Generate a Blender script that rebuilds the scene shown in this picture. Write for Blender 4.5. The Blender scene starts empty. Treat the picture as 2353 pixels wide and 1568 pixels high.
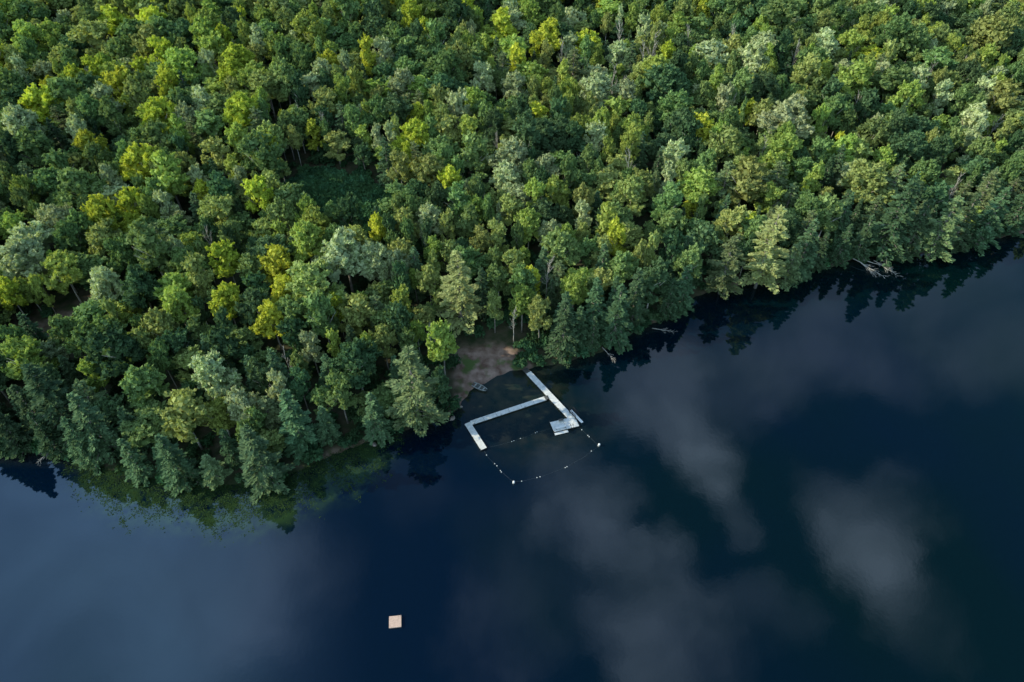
import bpy, bmesh, math, random
import numpy as np
from mathutils import Vector, Matrix
random.seed(7); rng = np.random.default_rng(11)
SC = bpy.context.scene; COL = SC.collection
H = 120.0; F = 1569.0; CX = 1176.5; CY = 784.0; Q = math.sqrt(.5)
PI = math.pi

# ------------------------------------------------------------------ camera maths (45 degrees down, 24 mm lens)
def P(px, py, z=0.0):
    u = (px-CX)/F; v = (CY-py)/F
    d = (u, Q+v*Q, -Q+v*Q)
    t = (z-H)/d[2]
    return Vector((d[0]*t, d[1]*t, z))
def proj(x, y, z):
    dep = Q*(y+H-z); up = Q*(y+z-H)
    return CX+F*x/dep, CY-F*up/dep, dep

# ------------------------------------------------------------------ shoreline and terrain
SH = [(-60,1035),(0,1040),(100,1040),(170,1050),(250,1075),(330,1098),(480,1118),(620,1108),(700,1075),(760,1045),(830,1020),
      (900,994),(1000,968),(1045,942),(1066,912),(1085,893),(1125,872),(1165,852),(1215,846),(1290,832),(1375,812),(1425,780),
      (1480,752),(1560,715),(1592,682),(1650,664),(1750,650),(1800,652),(1860,620),(1930,608),(1975,588),(2080,590),(2200,565),
      (2353,535),(2450,515)]
sp = [P(a,b) for a,b in SH]
SX = np.array([-2500,-400]+[p.x for p in sp]+[450,2500.]); SY = np.array([140,105]+[p.y for p in sp]+[300,420.])
def sdist(X, Y):
    X = np.asarray(X, float); Y = np.asarray(Y, float)
    D = np.full(X.shape, 1e9)
    for i in range(len(SX)-1):
        ax, ay, bx, by = SX[i], SY[i], SX[i+1], SY[i+1]
        l2 = (bx-ax)**2+(by-ay)**2
        t = np.clip(((X-ax)*(bx-ax)+(Y-ay)*(by-ay))/l2, 0, 1)
        D = np.minimum(D, np.hypot(X-(ax+t*(bx-ax)), Y-(ay+t*(by-ay))))
    return np.where(Y > np.interp(X, SX, SY), D, -D)
def nz(X, Y, s):
    return (np.sin(X*s+1.3)*np.cos(Y*s*1.1+.4)+.6*np.sin(X*s*2.3+Y*s*1.7+2.)+.35*np.cos(X*s*4.1-Y*s*3.7))/1.95
def height(X, Y, S=None):
    if S is None: S = sdist(X, Y)
    up = .12+.05*np.minimum(S,10)+.085*np.clip(S-10,0,230)+nz(X,Y,.035)*np.clip(S*.03,0,2.8)+nz(X,Y,.3)*np.clip(S*.02,0,.15)
    return np.where(S > 0, up, -.02+np.maximum(.1*S,-7))
def hgt(x, y): return float(height(np.array([x]), np.array([y]))[0])
def sd(x, y): return float(sdist(np.array([x]), np.array([y]))[0])
def Pg(px, py, up=0.0):
    z = up
    for _ in range(12):
        p = P(px, py, z); z = .5*z+.5*(max(hgt(p.x,p.y),0)+up)
    return P(px, py, z)

# ------------------------------------------------------------------ materials
def newmat(name):
    m = bpy.data.materials.new(name); m.use_nodes = True
    nt = m.node_tree; nt.nodes.clear()
    return m, nt, nt.nodes.new, nt.links.new
def simple(name, col, rough=.8, var=.25, scale=3., bump=.0, spec=.3):
    m, nt, N, L = newmat(name)
    o = N('ShaderNodeOutputMaterial'); b = N('ShaderNodeBsdfPrincipled')
    tc = N('ShaderNodeTexCoord'); n = N('ShaderNodeTexNoise'); n.inputs['Scale'].default_value = scale; n.inputs['Detail'].default_value = 5
    L(tc.outputs['Object'], n.inputs['Vector'])
    r = N('ShaderNodeValToRGB'); r.color_ramp.elements[0].position = .3; r.color_ramp.elements[1].position = .7
    r.color_ramp.elements[0].color = (*[c*(1-var) for c in col],1); r.color_ramp.elements[1].color = (*[min(1,c*(1+var)) for c in col],1)
    L(n.outputs['Fac'], r.inputs['Fac']); L(r.outputs['Color'], b.inputs['Base Color'])
    b.inputs['Roughness'].default_value = rough; b.inputs['Specular IOR Level'].default_value = spec
    if bump:
        bp = N('ShaderNodeBump'); bp.inputs['Strength'].default_value = bump; L(n.outputs['Fac'], bp.inputs['Height']); L(bp.outputs['Normal'], b.inputs['Normal'])
    L(b.outputs['BSDF'], o.inputs['Surface'])
    return m
def leafmat(name, col, trans=.28, hv=.035, vv=.35):
    m, nt, N, L = newmat(name)
    o = N('ShaderNodeOutputMaterial'); d = N('ShaderNodeBsdfDiffuse'); t = N('ShaderNodeBsdfTranslucent'); mx = N('ShaderNodeMixShader')
    oi = N('ShaderNodeObjectInfo'); tc = N('ShaderNodeTexCoord'); n = N('ShaderNodeTexNoise'); n.inputs['Scale'].default_value = .8; n.inputs['Detail'].default_value = 3
    L(tc.outputs['Object'], n.inputs['Vector'])
    hsv = N('ShaderNodeHueSaturation'); hsv.inputs['Color'].default_value = (*col,1)
    a = N('ShaderNodeMapRange'); a.inputs['To Min'].default_value = .5-hv*.8; a.inputs['To Max'].default_value = .5+hv*.8
    L(oi.outputs['Random'], a.inputs['Value']); L(a.outputs['Result'], hsv.inputs['Hue'])
    w = N('ShaderNodeMath'); w.operation = 'MULTIPLY'; w.inputs[1].default_value = 7.31; L(oi.outputs['Random'], w.inputs[0])
    fr = N('ShaderNodeMath'); fr.operation = 'FRACT'; L(w.outputs[0], fr.inputs[0])
    b = N('ShaderNodeMapRange'); b.inputs['To Min'].default_value = 1-vv; b.inputs['To Max'].default_value = 1+vv; L(fr.outputs[0], b.inputs['Value'])
    c = N('ShaderNodeMapRange'); c.inputs['From Min'].default_value = .3; c.inputs['From Max'].default_value = .7
    c.inputs['To Min'].default_value = .72; c.inputs['To Max'].default_value = 1.28; L(n.outputs['Fac'], c.inputs['Value'])
    k = N('ShaderNodeMath'); k.operation = 'MULTIPLY'; L(b.outputs['Result'], k.inputs[0]); L(c.outputs['Result'], k.inputs[1]); L(k.outputs[0], hsv.inputs['Value'])
    L(hsv.outputs['Color'], d.inputs['Color'])
    g = N('ShaderNodeMixRGB'); g.blend_type = 'MULTIPLY'; g.inputs['Fac'].default_value = 1; g.inputs['Color2'].default_value = (1.25,1.2,.6,1)
    L(hsv.outputs['Color'], g.inputs['Color1']); L(g.outputs['Color'], t.inputs['Color'])
    mx.inputs['Fac'].default_value = trans; L(d.outputs[0], mx.inputs[1]); L(t.outputs[0], mx.inputs[2]); L(mx.outputs[0], o.inputs['Surface'])
    return m
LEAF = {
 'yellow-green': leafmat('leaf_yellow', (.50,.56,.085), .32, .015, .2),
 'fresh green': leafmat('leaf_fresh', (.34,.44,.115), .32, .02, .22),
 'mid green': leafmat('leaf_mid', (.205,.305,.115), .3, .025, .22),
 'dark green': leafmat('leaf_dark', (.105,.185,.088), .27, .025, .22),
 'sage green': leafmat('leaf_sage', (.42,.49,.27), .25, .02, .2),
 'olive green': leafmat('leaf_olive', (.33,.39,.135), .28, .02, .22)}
M_pine = leafmat('pine_needles', (.21,.285,.13), .15, .02, .2)
M_sun = leafmat('sunlit_pine_needles', (.42,.46,.19), .2, .01, .1)  # paler, yellower copy of the pine needles, sunlight put into the colour
M_hem = leafmat('hemlock_needles', (.115,.195,.098), .15, .025, .3)
M_shrub = leafmat('shrub_leaves', (.055,.115,.052), .2, .03, .35)
M_fern = leafmat('fern_leaves', (.07,.165,.07), .2, .03, .3)
M_weed = leafmat('water_weed', (.030,.060,.020), .1, .03, .3)
M_bark = simple('bark', (.28,.25,.215), .9, .35, 2., .3)
M_pale = simple('pale_bark', (.52,.49,.43), .9, .3, 2., .2)
M_dead = simple('dead_wood', (.46,.43,.39), .9, .3, 1.5, .2)
M_deck = simple('weathered_deck', (.70,.70,.68), .85, .13, 1.6, .1)
M_raft = simple('raft_cedar', (.64,.46,.37), .8, .15, 2.5, .1)
M_frame = simple('dock_frame', (.09,.09,.085), .7, .3, 4.)
M_black = simple('black_metal', (.02,.02,.022), .45, .2, 4.)
M_white = simple('white_plastic', (.80,.80,.79), .45, .05, 4.)
M_float = simple('dark_float', (.03,.03,.035), .6, .2, 4.)
M_boat = simple('boat_aluminium', (.34,.36,.35), .5, .2, 3.)
M_boatin = simple('boat_inside', (.12,.135,.13), .7, .2, 3.)
M_rope = simple('rope', (.12,.14,.15), .9, .1, 6.)
M_rock = simple('rock', (.26,.21,.18), .9, .35, 2.5, .5)

# ------------------------------------------------------------------ object helpers
def mesh_from(name, V, Fc, mat, smooth=False):
    me = bpy.data.meshes.new(name)
    me.from_pydata([tuple(v) for v in V], [], [tuple(f) for f in Fc]); me.update()
    if mat: me.materials.append(mat)
    if smooth: me.polygons.foreach_set('use_smooth', [True]*len(me.polygons))
    return me
def quads_mesh(name, A, mat):      # A (n,4,3)
    n = A.shape[0]; me = bpy.data.meshes.new(name)
    me.vertices.add(n*4); me.vertices.foreach_set('co', A.reshape(-1).astype(np.float32))
    me.loops.add(n*4); me.loops.foreach_set('vertex_index', np.arange(n*4, dtype=np.int32))
    me.polygons.add(n); me.polygons.foreach_set('loop_start', np.arange(0, n*4, 4, dtype=np.int32))
    me.update(calc_edges=True); me.materials.append(mat); me.validate(); return me
def ob(name, me, parent=None, loc=None):
    o = bpy.data.objects.new(name, me); COL.objects.link(o)
    if parent: o.parent = parent
    if loc is not None: o.location = loc
    return o
def tag(o, label=None, cat=None, group=None, kind=None):
    if label: o['label'] = label
    if cat: o['category'] = cat
    if group: o['group'] = group
    if kind: o['kind'] = kind
    return o
def empty(name, loc, rz=0):
    e = bpy.data.objects.new(name, None); COL.objects.link(e); e.location = loc; e.rotation_euler = (0,0,rz); e.empty_display_size = .5; return e
def tube(V, Fc, pts, rads, n=6):
    pts = [Vector(p) for p in pts]; base = len(V)
    for i, p in enumerate(pts):
        d = (pts[min(i+1,len(pts)-1)]-pts[max(i-1,0)]).normalized()
        a = d.cross(Vector((0,0,1)) if abs(d.z) < .9 else Vector((1,0,0))).normalized(); b = d.cross(a)
        for k in range(n):
            t = 2*PI*k/n; V.append(p+(a*math.cos(t)+b*math.sin(t))*rads[i])
    for i in range(len(pts)-1):
        for k in range(n):
            q = base+i*n+k; r = base+i*n+(k+1)%n
            Fc.append((q, r, r+n, q+n))
    Fc.append(tuple(base+k for k in range(n))[::-1]); Fc.append(tuple(base+(len(pts)-1)*n+k for k in range(n)))
def box(V, Fc, c, sx, sy, sz, rz=0.0):
    b = len(V); ca, sa = math.cos(rz), math.sin(rz)
    for z in (-1,1):
        for (x,y) in ((-1,-1),(1,-1),(1,1),(-1,1)):
            X, Y = x*sx/2, y*sy/2
            V.append((c[0]+X*ca-Y*sa, c[1]+X*sa+Y*ca, c[2]+z*sz/2))
    Fc += [(b+3,b+2,b+1,b),(b+4,b+5,b+6,b+7),(b,b+1,b+5,b+4),(b+1,b+2,b+6,b+5),(b+2,b+3,b+7,b+6),(b+3,b,b+4,b+7)]
def lathe(prof, n=14, mat=None, name='lathe'):
    V = []; Fc = []
    for r, z in prof:
        for k in range(n): V.append((r*math.cos(2*PI*k/n), r*math.sin(2*PI*k/n), z))
    for i in range(len(prof)-1):
        for k in range(n): Fc.append((i*n+k, i*n+(k+1)%n, (i+1)*n+(k+1)%n, (i+1)*n+k))
    Fc.append(tuple(range(n))[::-1]); Fc.append(tuple((len(prof)-1)*n+k for k in range(n)))
    return mesh_from(name, V, Fc, mat, True)

# ------------------------------------------------------------------ leaves
def unit(a): return a/np.maximum(np.linalg.norm(a, axis=1, keepdims=True), 1e-6)
def leaves(C, Nn, size, radial=.5, asp=.45, r=rng):
    n = len(C); rnd = r.normal(size=(n,3))
    tang = unit(np.cross(Nn, rnd)); ax = unit(tang*(1-radial)+Nn*radial*r.uniform(0,1.4,(n,1)))
    nn = unit(Nn+r.normal(size=(n,3))*.45); sd_ = unit(np.cross(ax, nn))
    s = size*r.uniform(.6,1.35,(n,1)); L_ = ax*s; W = sd_*s*asp
    return np.stack([C-L_*.5, C-L_*.02+W, C+L_*.75, C-L_*.02-W], 1)
def crown_mesh(seed, rx=4.3, cz=10.8, boughs=7, sprays=13, per=26, size=.62, tall=1.0, spread_=.62, open_=0.):
    # a crown = several boughs at different heights; each bough throws out tapering leafy sprays that point up and away
    r = np.random.default_rng(seed); out = []; B = []
    sx, sy = r.uniform(-.8,.8,2)
    for b in range(boughs):
        a = b*2.4+r.uniform(-.5,.5); q = rx*spread_*math.sqrt((b+.3)/boughs)*r.uniform(.7,1.25)
        zz = (3.2-5.0*(q/(rx*spread_))**1.4*r.uniform(.5,1.15))*tall+r.uniform(-1.1,1.3)
        B.append((np.array([math.cos(a)*q+sx*(zz*.2), math.sin(a)*q+sy*(zz*.2), zz]), r.uniform(1.3,2.4)))
    nk = int(boughs*.7)
    for b in range(nk):
        a = b*2*PI/nk+r.uniform(-.5,.5); q = rx*r.uniform(.4,.75)
        B.append((np.array([math.cos(a)*q, math.sin(a)*q, r.uniform(-4.0,-1.2)*tall]), r.uniform(1.2,2.0)))
    for c0, R in B:
        outw = np.array([c0[0], c0[1], 0.]); outw /= max(np.linalg.norm(outw), .5)
        for l in range(sprays):
            if r.random() < open_: continue
            d = r.normal(size=3)+outw*.55+np.array([0,0,.55]); d /= np.linalg.norm(d)
            if d[2] < -.3: d[2] *= -.5
            ln = R*r.uniform(.75,1.35); m = per
            t = r.uniform(.25,1,m)**.75; wid = (.62*np.sin(np.pi*np.clip(t*.9,0,1))+.10)*R*.52
            off = unit(r.normal(size=(m,3)))*wid[:,None]*r.uniform(.3,1,(m,1)); off[:,2] *= .6
            C = c0+d*(t*ln)[:,None]+off+np.array([0,0,cz])
            Nn = unit(off*1.2+d*.55+np.array([0,0,.45])*R)
            out.append(leaves(C, Nn, size, .66, .38, r))
        m = 60; dd = unit(r.normal(size=(m,3))); C = c0+dd*R*r.uniform(.2,.8,(m,1))+np.array([0,0,cz]); out.append(leaves(C, dd, .95, .2, .5, r))
    m = 130; dd = unit(r.normal(size=(m,3))); C = dd*np.array([rx*.42,rx*.42,3.2*tall])*r.uniform(.3,1.,(m,1))+np.array([0,0,cz-.8]); out.append(leaves(C, dd, 1.1, .2, .5, r))
    return np.concatenate(out)
def shrub_quads(seed, rad=1.6, h=1.8, n=420):
    r = np.random.default_rng(seed); out = []
    for i in range(8):
        c = np.array([r.uniform(-1,1)*rad*.6, r.uniform(-1,1)*rad*.6, r.uniform(.25,.75)*h]); q = r.uniform(.5,.95)
        dd = unit(r.normal(size=(n//8,3))); dd[:,2] = np.abs(dd[:,2])*.9-.1
        out.append(leaves(c+dd*q*r.uniform(.7,1.1,(len(dd),1)), dd, .52, .6, .38, r))
    return np.concatenate(out)
def pine_quads(seed, ht=18., z0=2.2, rmax=4.0, droop=0.0, dense=1.0, step=1.0, power=.75, lift=.25, skip=.12):
    r = np.random.default_rng(seed); out = []; br = []; z = z0
    while z < ht-.4:
        f = (z-z0)/(ht-z0); ln0 = rmax*((1-f)**power)*(0.6+.4*min(1,(f+.12)*5))+.25
        nb = r.integers(5,8); ph = r.uniform(0,6.28)
        for b in range(nb):
            if r.random() < skip: continue
            a = ph+b*2*PI/nb+r.normal()*.2; ln = ln0*r.uniform(.6,1.2); zz = z+r.normal()*.25
            m = int((14+30*ln/rmax)*dense*1.5)
            t = r.uniform(.18,1,m)**.8; w = (.16+.36*np.sin(np.pi*np.clip(t,0,1)**.8))*ln*.5
            off = r.uniform(-1,1,m)*w
            x = t*ln; zc = zz+lift*x-droop*x*x*.12+r.normal(size=m)*.11
            C = np.stack([np.cos(a)*x-np.sin(a)*off, np.sin(a)*x+np.cos(a)*off, zc],1)
            Nn = unit(np.stack([np.cos(a)*.35+r.normal(size=m)*.3, np.sin(a)*.35+r.normal(size=m)*.3, np.ones(m)],1))
            ax = unit(np.stack([np.cos(a)-np.sin(a)*off/np.maximum(w,.01)*.7+r.normal(size=m)*.25, np.sin(a)+np.cos(a)*off/np.maximum(w,.01)*.7+r.normal(size=m)*.25, .2+r.normal(size=m)*.3],1))
            sdv = unit(np.cross(ax, Nn)); s = .62*r.uniform(.6,1.3,(m,1)); L_ = ax*s; W = sdv*s*.30
            out.append(np.stack([C-L_*.5, C+W, C+L_*.7, C-W],1))
            br.append((a, ln, zz, lift, droop))
        z += step*r.uniform(.8,1.2)
    m = 40; C = np.stack([r.normal(size=m)*.12, r.normal(size=m)*.12, ht-.9+r.uniform(0,1.1,m)],1)
    out.append(leaves(C, unit(r.normal(size=(m,3))+np.array([0,0,1.])), .5, .7, .3, r))
    return np.concatenate(out), br

def trunk_mesh(seed, mat, ht=13.0, r0=.22, lean=.5, limbs=7):
    r = random.Random(seed); V = []; Fc = []
    pts = [(0,0,-.6)]+[(r.uniform(-1,1)*lean*t, r.uniform(-1,1)*lean*t, ht*t) for t in (.25,.5,.75,1)]
    tube(V, Fc, pts, [r0*1.3, r0, r0*.8, r0*.55, r0*.2], 7)
    for i in range(limbs):
        t = r.uniform(.45,.85); p = Vector(pts[2]).lerp(Vector(pts[3]), (t-.45)/.4); a = r.uniform(0,6.28); l = r.uniform(1.8,3.2)
        q = p+Vector((math.cos(a)*l*.55, math.sin(a)*l*.55, l*.55)); e = p+Vector((math.cos(a)*l, math.sin(a)*l, l*1.2))
        tube(V, Fc, [p,q,e], [r0*.45, r0*.3, r0*.1], 5)
    return mesh_from('trunk', V, Fc, mat, True)

SHP = ['ragged','broad','tall','open','dense','fine-leaved','upright']
CR = [crown_mesh(1), crown_mesh(2, rx=5.0, boughs=9, spread_=.70), crown_mesh(3, rx=3.5, tall=1.35), crown_mesh(4, rx=4.6, boughs=6, spread_=.78, open_=.18, size=.66),
      crown_mesh(5, rx=4.1, boughs=8, per=30), crown_mesh(6, rx=4.4, boughs=8, per=38, size=.48), crown_mesh(17, rx=3.2, boughs=6, tall=1.3)]
CM = {}
for cn, m in LEAF.items():
    for i, A in enumerate(CR): CM[(cn,i)] = quads_mesh('crown', A, m)
TM = [trunk_mesh(1, M_bark), trunk_mesh(2, M_pale, r0=.17), trunk_mesh(3, M_pale, r0=.19), trunk_mesh(4, M_bark)]
PN = []
for kind, mt, args in (('white pine', M_pine, dict(seed=1, ht=20, z0=3.0, rmax=5.0, droop=.2, step=1.25, power=.6, lift=.18, skip=.16, dense=1.6)),
                   ('white pine', M_pine, dict(seed=2, ht=19, z0=2.5, rmax=5.2, droop=.25, step=1.2, power=.65, lift=.12, skip=.14, dense=1.6)),
                   ('hemlock', M_hem, dict(seed=3, ht=17, z0=.9, rmax=3.9, droop=.8, step=.85, power=.85, lift=.05, skip=.06)),
                   ('hemlock', M_hem, dict(seed=4, ht=16, z0=.6, rmax=3.5, droop=.9, step=.85, power=.95, lift=.05, skip=.06)),
                   ('spruce', M_hem, dict(seed=5, ht=17, z0=.8, rmax=2.6, droop=.7, step=.75, power=.9, lift=0., skip=.05, dense=.9)),
                   ('sunlit pine', M_sun, dict(seed=8, ht=20, z0=3.2, rmax=4.7, droop=.35, step=1.45, power=.7, lift=.08, skip=.10, dense=1.7))):
    A, br = pine_quads(**args)
    V = []; Fc = []; ht = args['ht']
    tube(V, Fc, [(0,0,-.6),(0.05,0,ht*.4),(0,.05,ht*.75),(0,0,ht-.2)], [.32,.24,.13,.03], 7)
    tm = mesh_from('trunk', V, Fc, M_bark, True); V = []; Fc = []
    for (a, ln, zz, lf, dr) in br:
        g = lambda x: Vector((math.cos(a)*x, math.sin(a)*x, zz+lf*x-dr*x*x*.12))
        tube(V, Fc, [g(0), g(ln*.5), g(ln*.9)], [.07,.045,.015], 4)
    PN.append((kind, quads_mesh('crown', A, mt), tm, mesh_from('branch', V, Fc, M_bark), ht))
SB = [quads_mesh('foliage', shrub_quads(s), M_shrub) for s in (1,2)]+[quads_mesh('foliage', shrub_quads(3, 1.5, 1.2, 420), M_fern)]
def stems():
    V = []; Fc = []
    for k in range(6):
        a = k*1.05; tube(V, Fc, [(0,0,-.3),(math.cos(a)*.3, math.sin(a)*.3,.7),(math.cos(a)*.8, math.sin(a)*.8,1.4)], [.05,.035,.01], 5)
    return mesh_from('stem', V, Fc, M_bark)
STEM = stems()
def dead_meshes(seed, ht=15.):
    r = random.Random(seed); V = []; Fc = []
    pts = [Vector((0,0,-.5))]; p = Vector((0,0,0))
    for i in range(6):
        p = p+Vector((r.uniform(-.35,.35), r.uniform(-.35,.35), ht/6)); pts.append(p)
    tube(V, Fc, pts, [.24,.21,.18,.14,.10,.07,.03], 6); t = mesh_from('trunk', V, Fc, M_dead, True)
    V = []; Fc = []
    for i in range(17):
        f = r.uniform(.3,.97); k = f*6; b = pts[min(5,int(k))].lerp(pts[min(6,int(k)+1)], k-int(k))
        a = r.uniform(0,6.28); l = r.uniform(1.4,3.4)*(1.3-f*.7); el = r.uniform(.5,1.6)
        d = Vector((math.cos(a), math.sin(a), el)).normalized(); m1 = b+d*l*.5+Vector((0,0,r.uniform(-.1,.3))); e = b+d*l+Vector((0,0,l*.3))
        tube(V, Fc, [b,m1,e], [.065,.045,.015], 5)
        for q in range(5):
            s0 = m1.lerp(e, r.uniform(-.2,.8)); d2 = (d+Vector((r.uniform(-1,1),r.uniform(-1,1),r.uniform(-.2,.8)))*.8).normalized()
            tube(V, Fc, [s0, s0+d2*l*.25, s0+d2*l*.45+Vector((0,0,.1))], [.035,.022,.01], 4)
    return t, mesh_from('branch', V, Fc, M_dead)
DM = [dead_meshes(s) for s in (1,2,3,4)]

# ------------------------------------------------------------------ terrain and water sheets
def axis(lo, hi, a, b, fine):
    mid = np.arange(a, b+fine, fine); l = a-np.geomspace(fine*2, a-lo, 14)[::-1]; h_ = mid[-1]+np.geomspace(fine*2, hi-mid[-1], 14)
    return np.concatenate([l, mid, h_])
def inpoly(X, Y, poly):
    ins = np.zeros(X.shape, bool); n = len(poly)
    for i in range(n):
        x1, y1 = poly[i]; x2, y2 = poly[(i+1)%n]
        c = ((y1 > Y) != (y2 > Y)); xi = (x2-x1)*(Y-y1)/((y2-y1) if y2 != y1 else 1e-9)+x1
        ins ^= c & (X < xi)
    return ins
def polydist(X, Y, poly):
    D = np.full(X.shape, 1e9); n = len(poly)
    for i in range(n):
        ax, ay = poly[i]; bx, by = poly[(i+1)%n]; t = np.clip(((X-ax)*(bx-ax)+(Y-ay)*(by-ay))/((bx-ax)**2+(by-ay)**2),0,1)
        D = np.minimum(D, np.hypot(X-(ax+t*(bx-ax)), Y-(ay+t*(by-ay))))
    return np.where(inpoly(X,Y,poly), D, -D)
BEACH = [(p.x,p.y) for p in [P(a,b) for a,b in ((1036,822),(1070,804),(1130,794),(1180,800),(1215,824),(1222,850),(1165,868),(1125,887),(1094,907),(1074,942),(1040,968),(1030,940),(1056,905),(1045,870))]]
WP = [(p.x,p.y) for p in [P(a,b) for a,b in ((175,1070),(190,1120),(230,1165),(290,1195),(400,1216),(500,1232),(640,1212),(720,1172),(800,1146),(850,1110),(890,1075),(900,1010),(820,1000),(740,1025),(620,1080),(480,1090),(330,1070))]]
BARE = [(Pg(60,772),6),(Pg(150,748),5.5),(Pg(205,705),4.5),(Pg(310,680),2.5),(P(1690,655),3.5),(P(1640,662),3)]
def bare(X, Y):
    v = np.zeros(X.shape)
    for c, r_ in BARE: v = np.maximum(v, np.clip(1.5-np.hypot(X-c.x, Y-c.y)/r_+nz(X,Y,.5)*.4, 0, 1))
    return v*.8
def sheet(name, zf, mat, xs, ys, attrs):
    X, Y = np.meshgrid(xs, ys); S = sdist(X, Y); Z = zf(X, Y, S)
    n, m = X.shape; idx = np.arange(n*m).reshape(n, m)
    Fc = np.stack([idx[:-1,:-1], idx[:-1,1:], idx[1:,1:], idx[1:,:-1]], -1).reshape(-1,4)
    me = bpy.data.meshes.new(name); me.from_pydata(np.stack([X,Y,Z],-1).reshape(-1,3).tolist(), [], Fc.tolist()); me.update()
    me.polygons.foreach_set('use_smooth', [True]*len(me.polygons)); me.materials.append(mat)
    for an, fn in attrs.items():
        at = me.attributes.new(an, 'FLOAT', 'POINT'); at.data.foreach_set('value', fn(X,Y,S).reshape(-1).astype(np.float32))
    return ob(name, me)
def ground_mat():
    m, nt, N, L = newmat('ground_mat')
    o = N('ShaderNodeOutputMaterial'); b = N('ShaderNodeBsdfDiffuse'); tc = N('ShaderNodeTexCoord')
    n1 = N('ShaderNodeTexNoise'); n1.inputs['Scale'].default_value = .5; n1.inputs['Detail'].default_value = 8; L(tc.outputs['Object'], n1.inputs['Vector'])
    n2 = N('ShaderNodeTexNoise'); n2.inputs['Scale'].default_value = .22; n2.inputs['Detail'].default_value = 5; L(tc.outputs['Object'], n2.inputs['Vector'])
    fl = N('ShaderNodeValToRGB'); e = fl.color_ramp.elements; e[0].position=.35; e[0].color = (.035,.055,.025,1); e[1].position=.65; e[1].color = (.085,.075,.05,1); L(n1.outputs['Fac'], fl.inputs['Fac'])
    bc = N('ShaderNodeValToRGB'); e = bc.color_ramp.elements; e[0].position=.34; e[0].color = (.14,.085,.065,1); e[1].position=.68; e[1].color = (.36,.255,.205,1); L(n1.outputs['Fac'], bc.inputs['Fac'])
    gr = N('ShaderNodeMixRGB'); gr.inputs['Color2'].default_value = (.09,.13,.045,1); L(bc.outputs['Color'], gr.inputs['Color1'])
    gm = N('ShaderNodeMapRange'); gm.inputs['From Min'].default_value=.55; gm.inputs['From Max'].default_value=.65; L(n2.outputs['Fac'], gm.inputs['Value']); L(gm.outputs['Result'], gr.inputs['Fac'])
    at = N('ShaderNodeAttribute'); at.attribute_name = 'sand'
    mx = N('ShaderNodeMixRGB'); L(at.outputs['Fac'], mx.inputs['Fac']); L(fl.outputs['Color'], mx.inputs['Color1']); L(gr.outputs['Color'], mx.inputs['Color2'])
    L(mx.outputs['Color'], b.inputs['Color'])
    bp = N('ShaderNodeBump'); bp.inputs['Strength'].default_value = .5; bp.inputs['Distance'].default_value = .3; L(n1.outputs['Fac'], bp.inputs['Height']); L(bp.outputs['Normal'], b.inputs['Normal'])
    L(b.outputs[0], o.inputs['Surface']); return m
def sand(X, Y, S):
    ins = np.clip(.5+polydist(X,Y,BEACH)/1.6+nz(X,Y,.7)*.35, 0, 1)
    edge = np.clip(1.2-np.abs(S)/1.4, 0, 1)*.6*(np.abs(X) < 500)*(nz(X,Y,.08) > .05)*(X > -55)
    return np.clip(np.maximum(np.maximum(ins, bare(X,Y)), edge), 0, 1)
xs = axis(-2400, 2400, -260, 280, 1.5); ys = axis(-900, 2400, 60, 400, 1.5)
g = sheet('ground', lambda X,Y,S: height(X,Y,S), ground_mat(), xs, ys, {'sand': sand}); tag(g, kind='structure')

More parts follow.
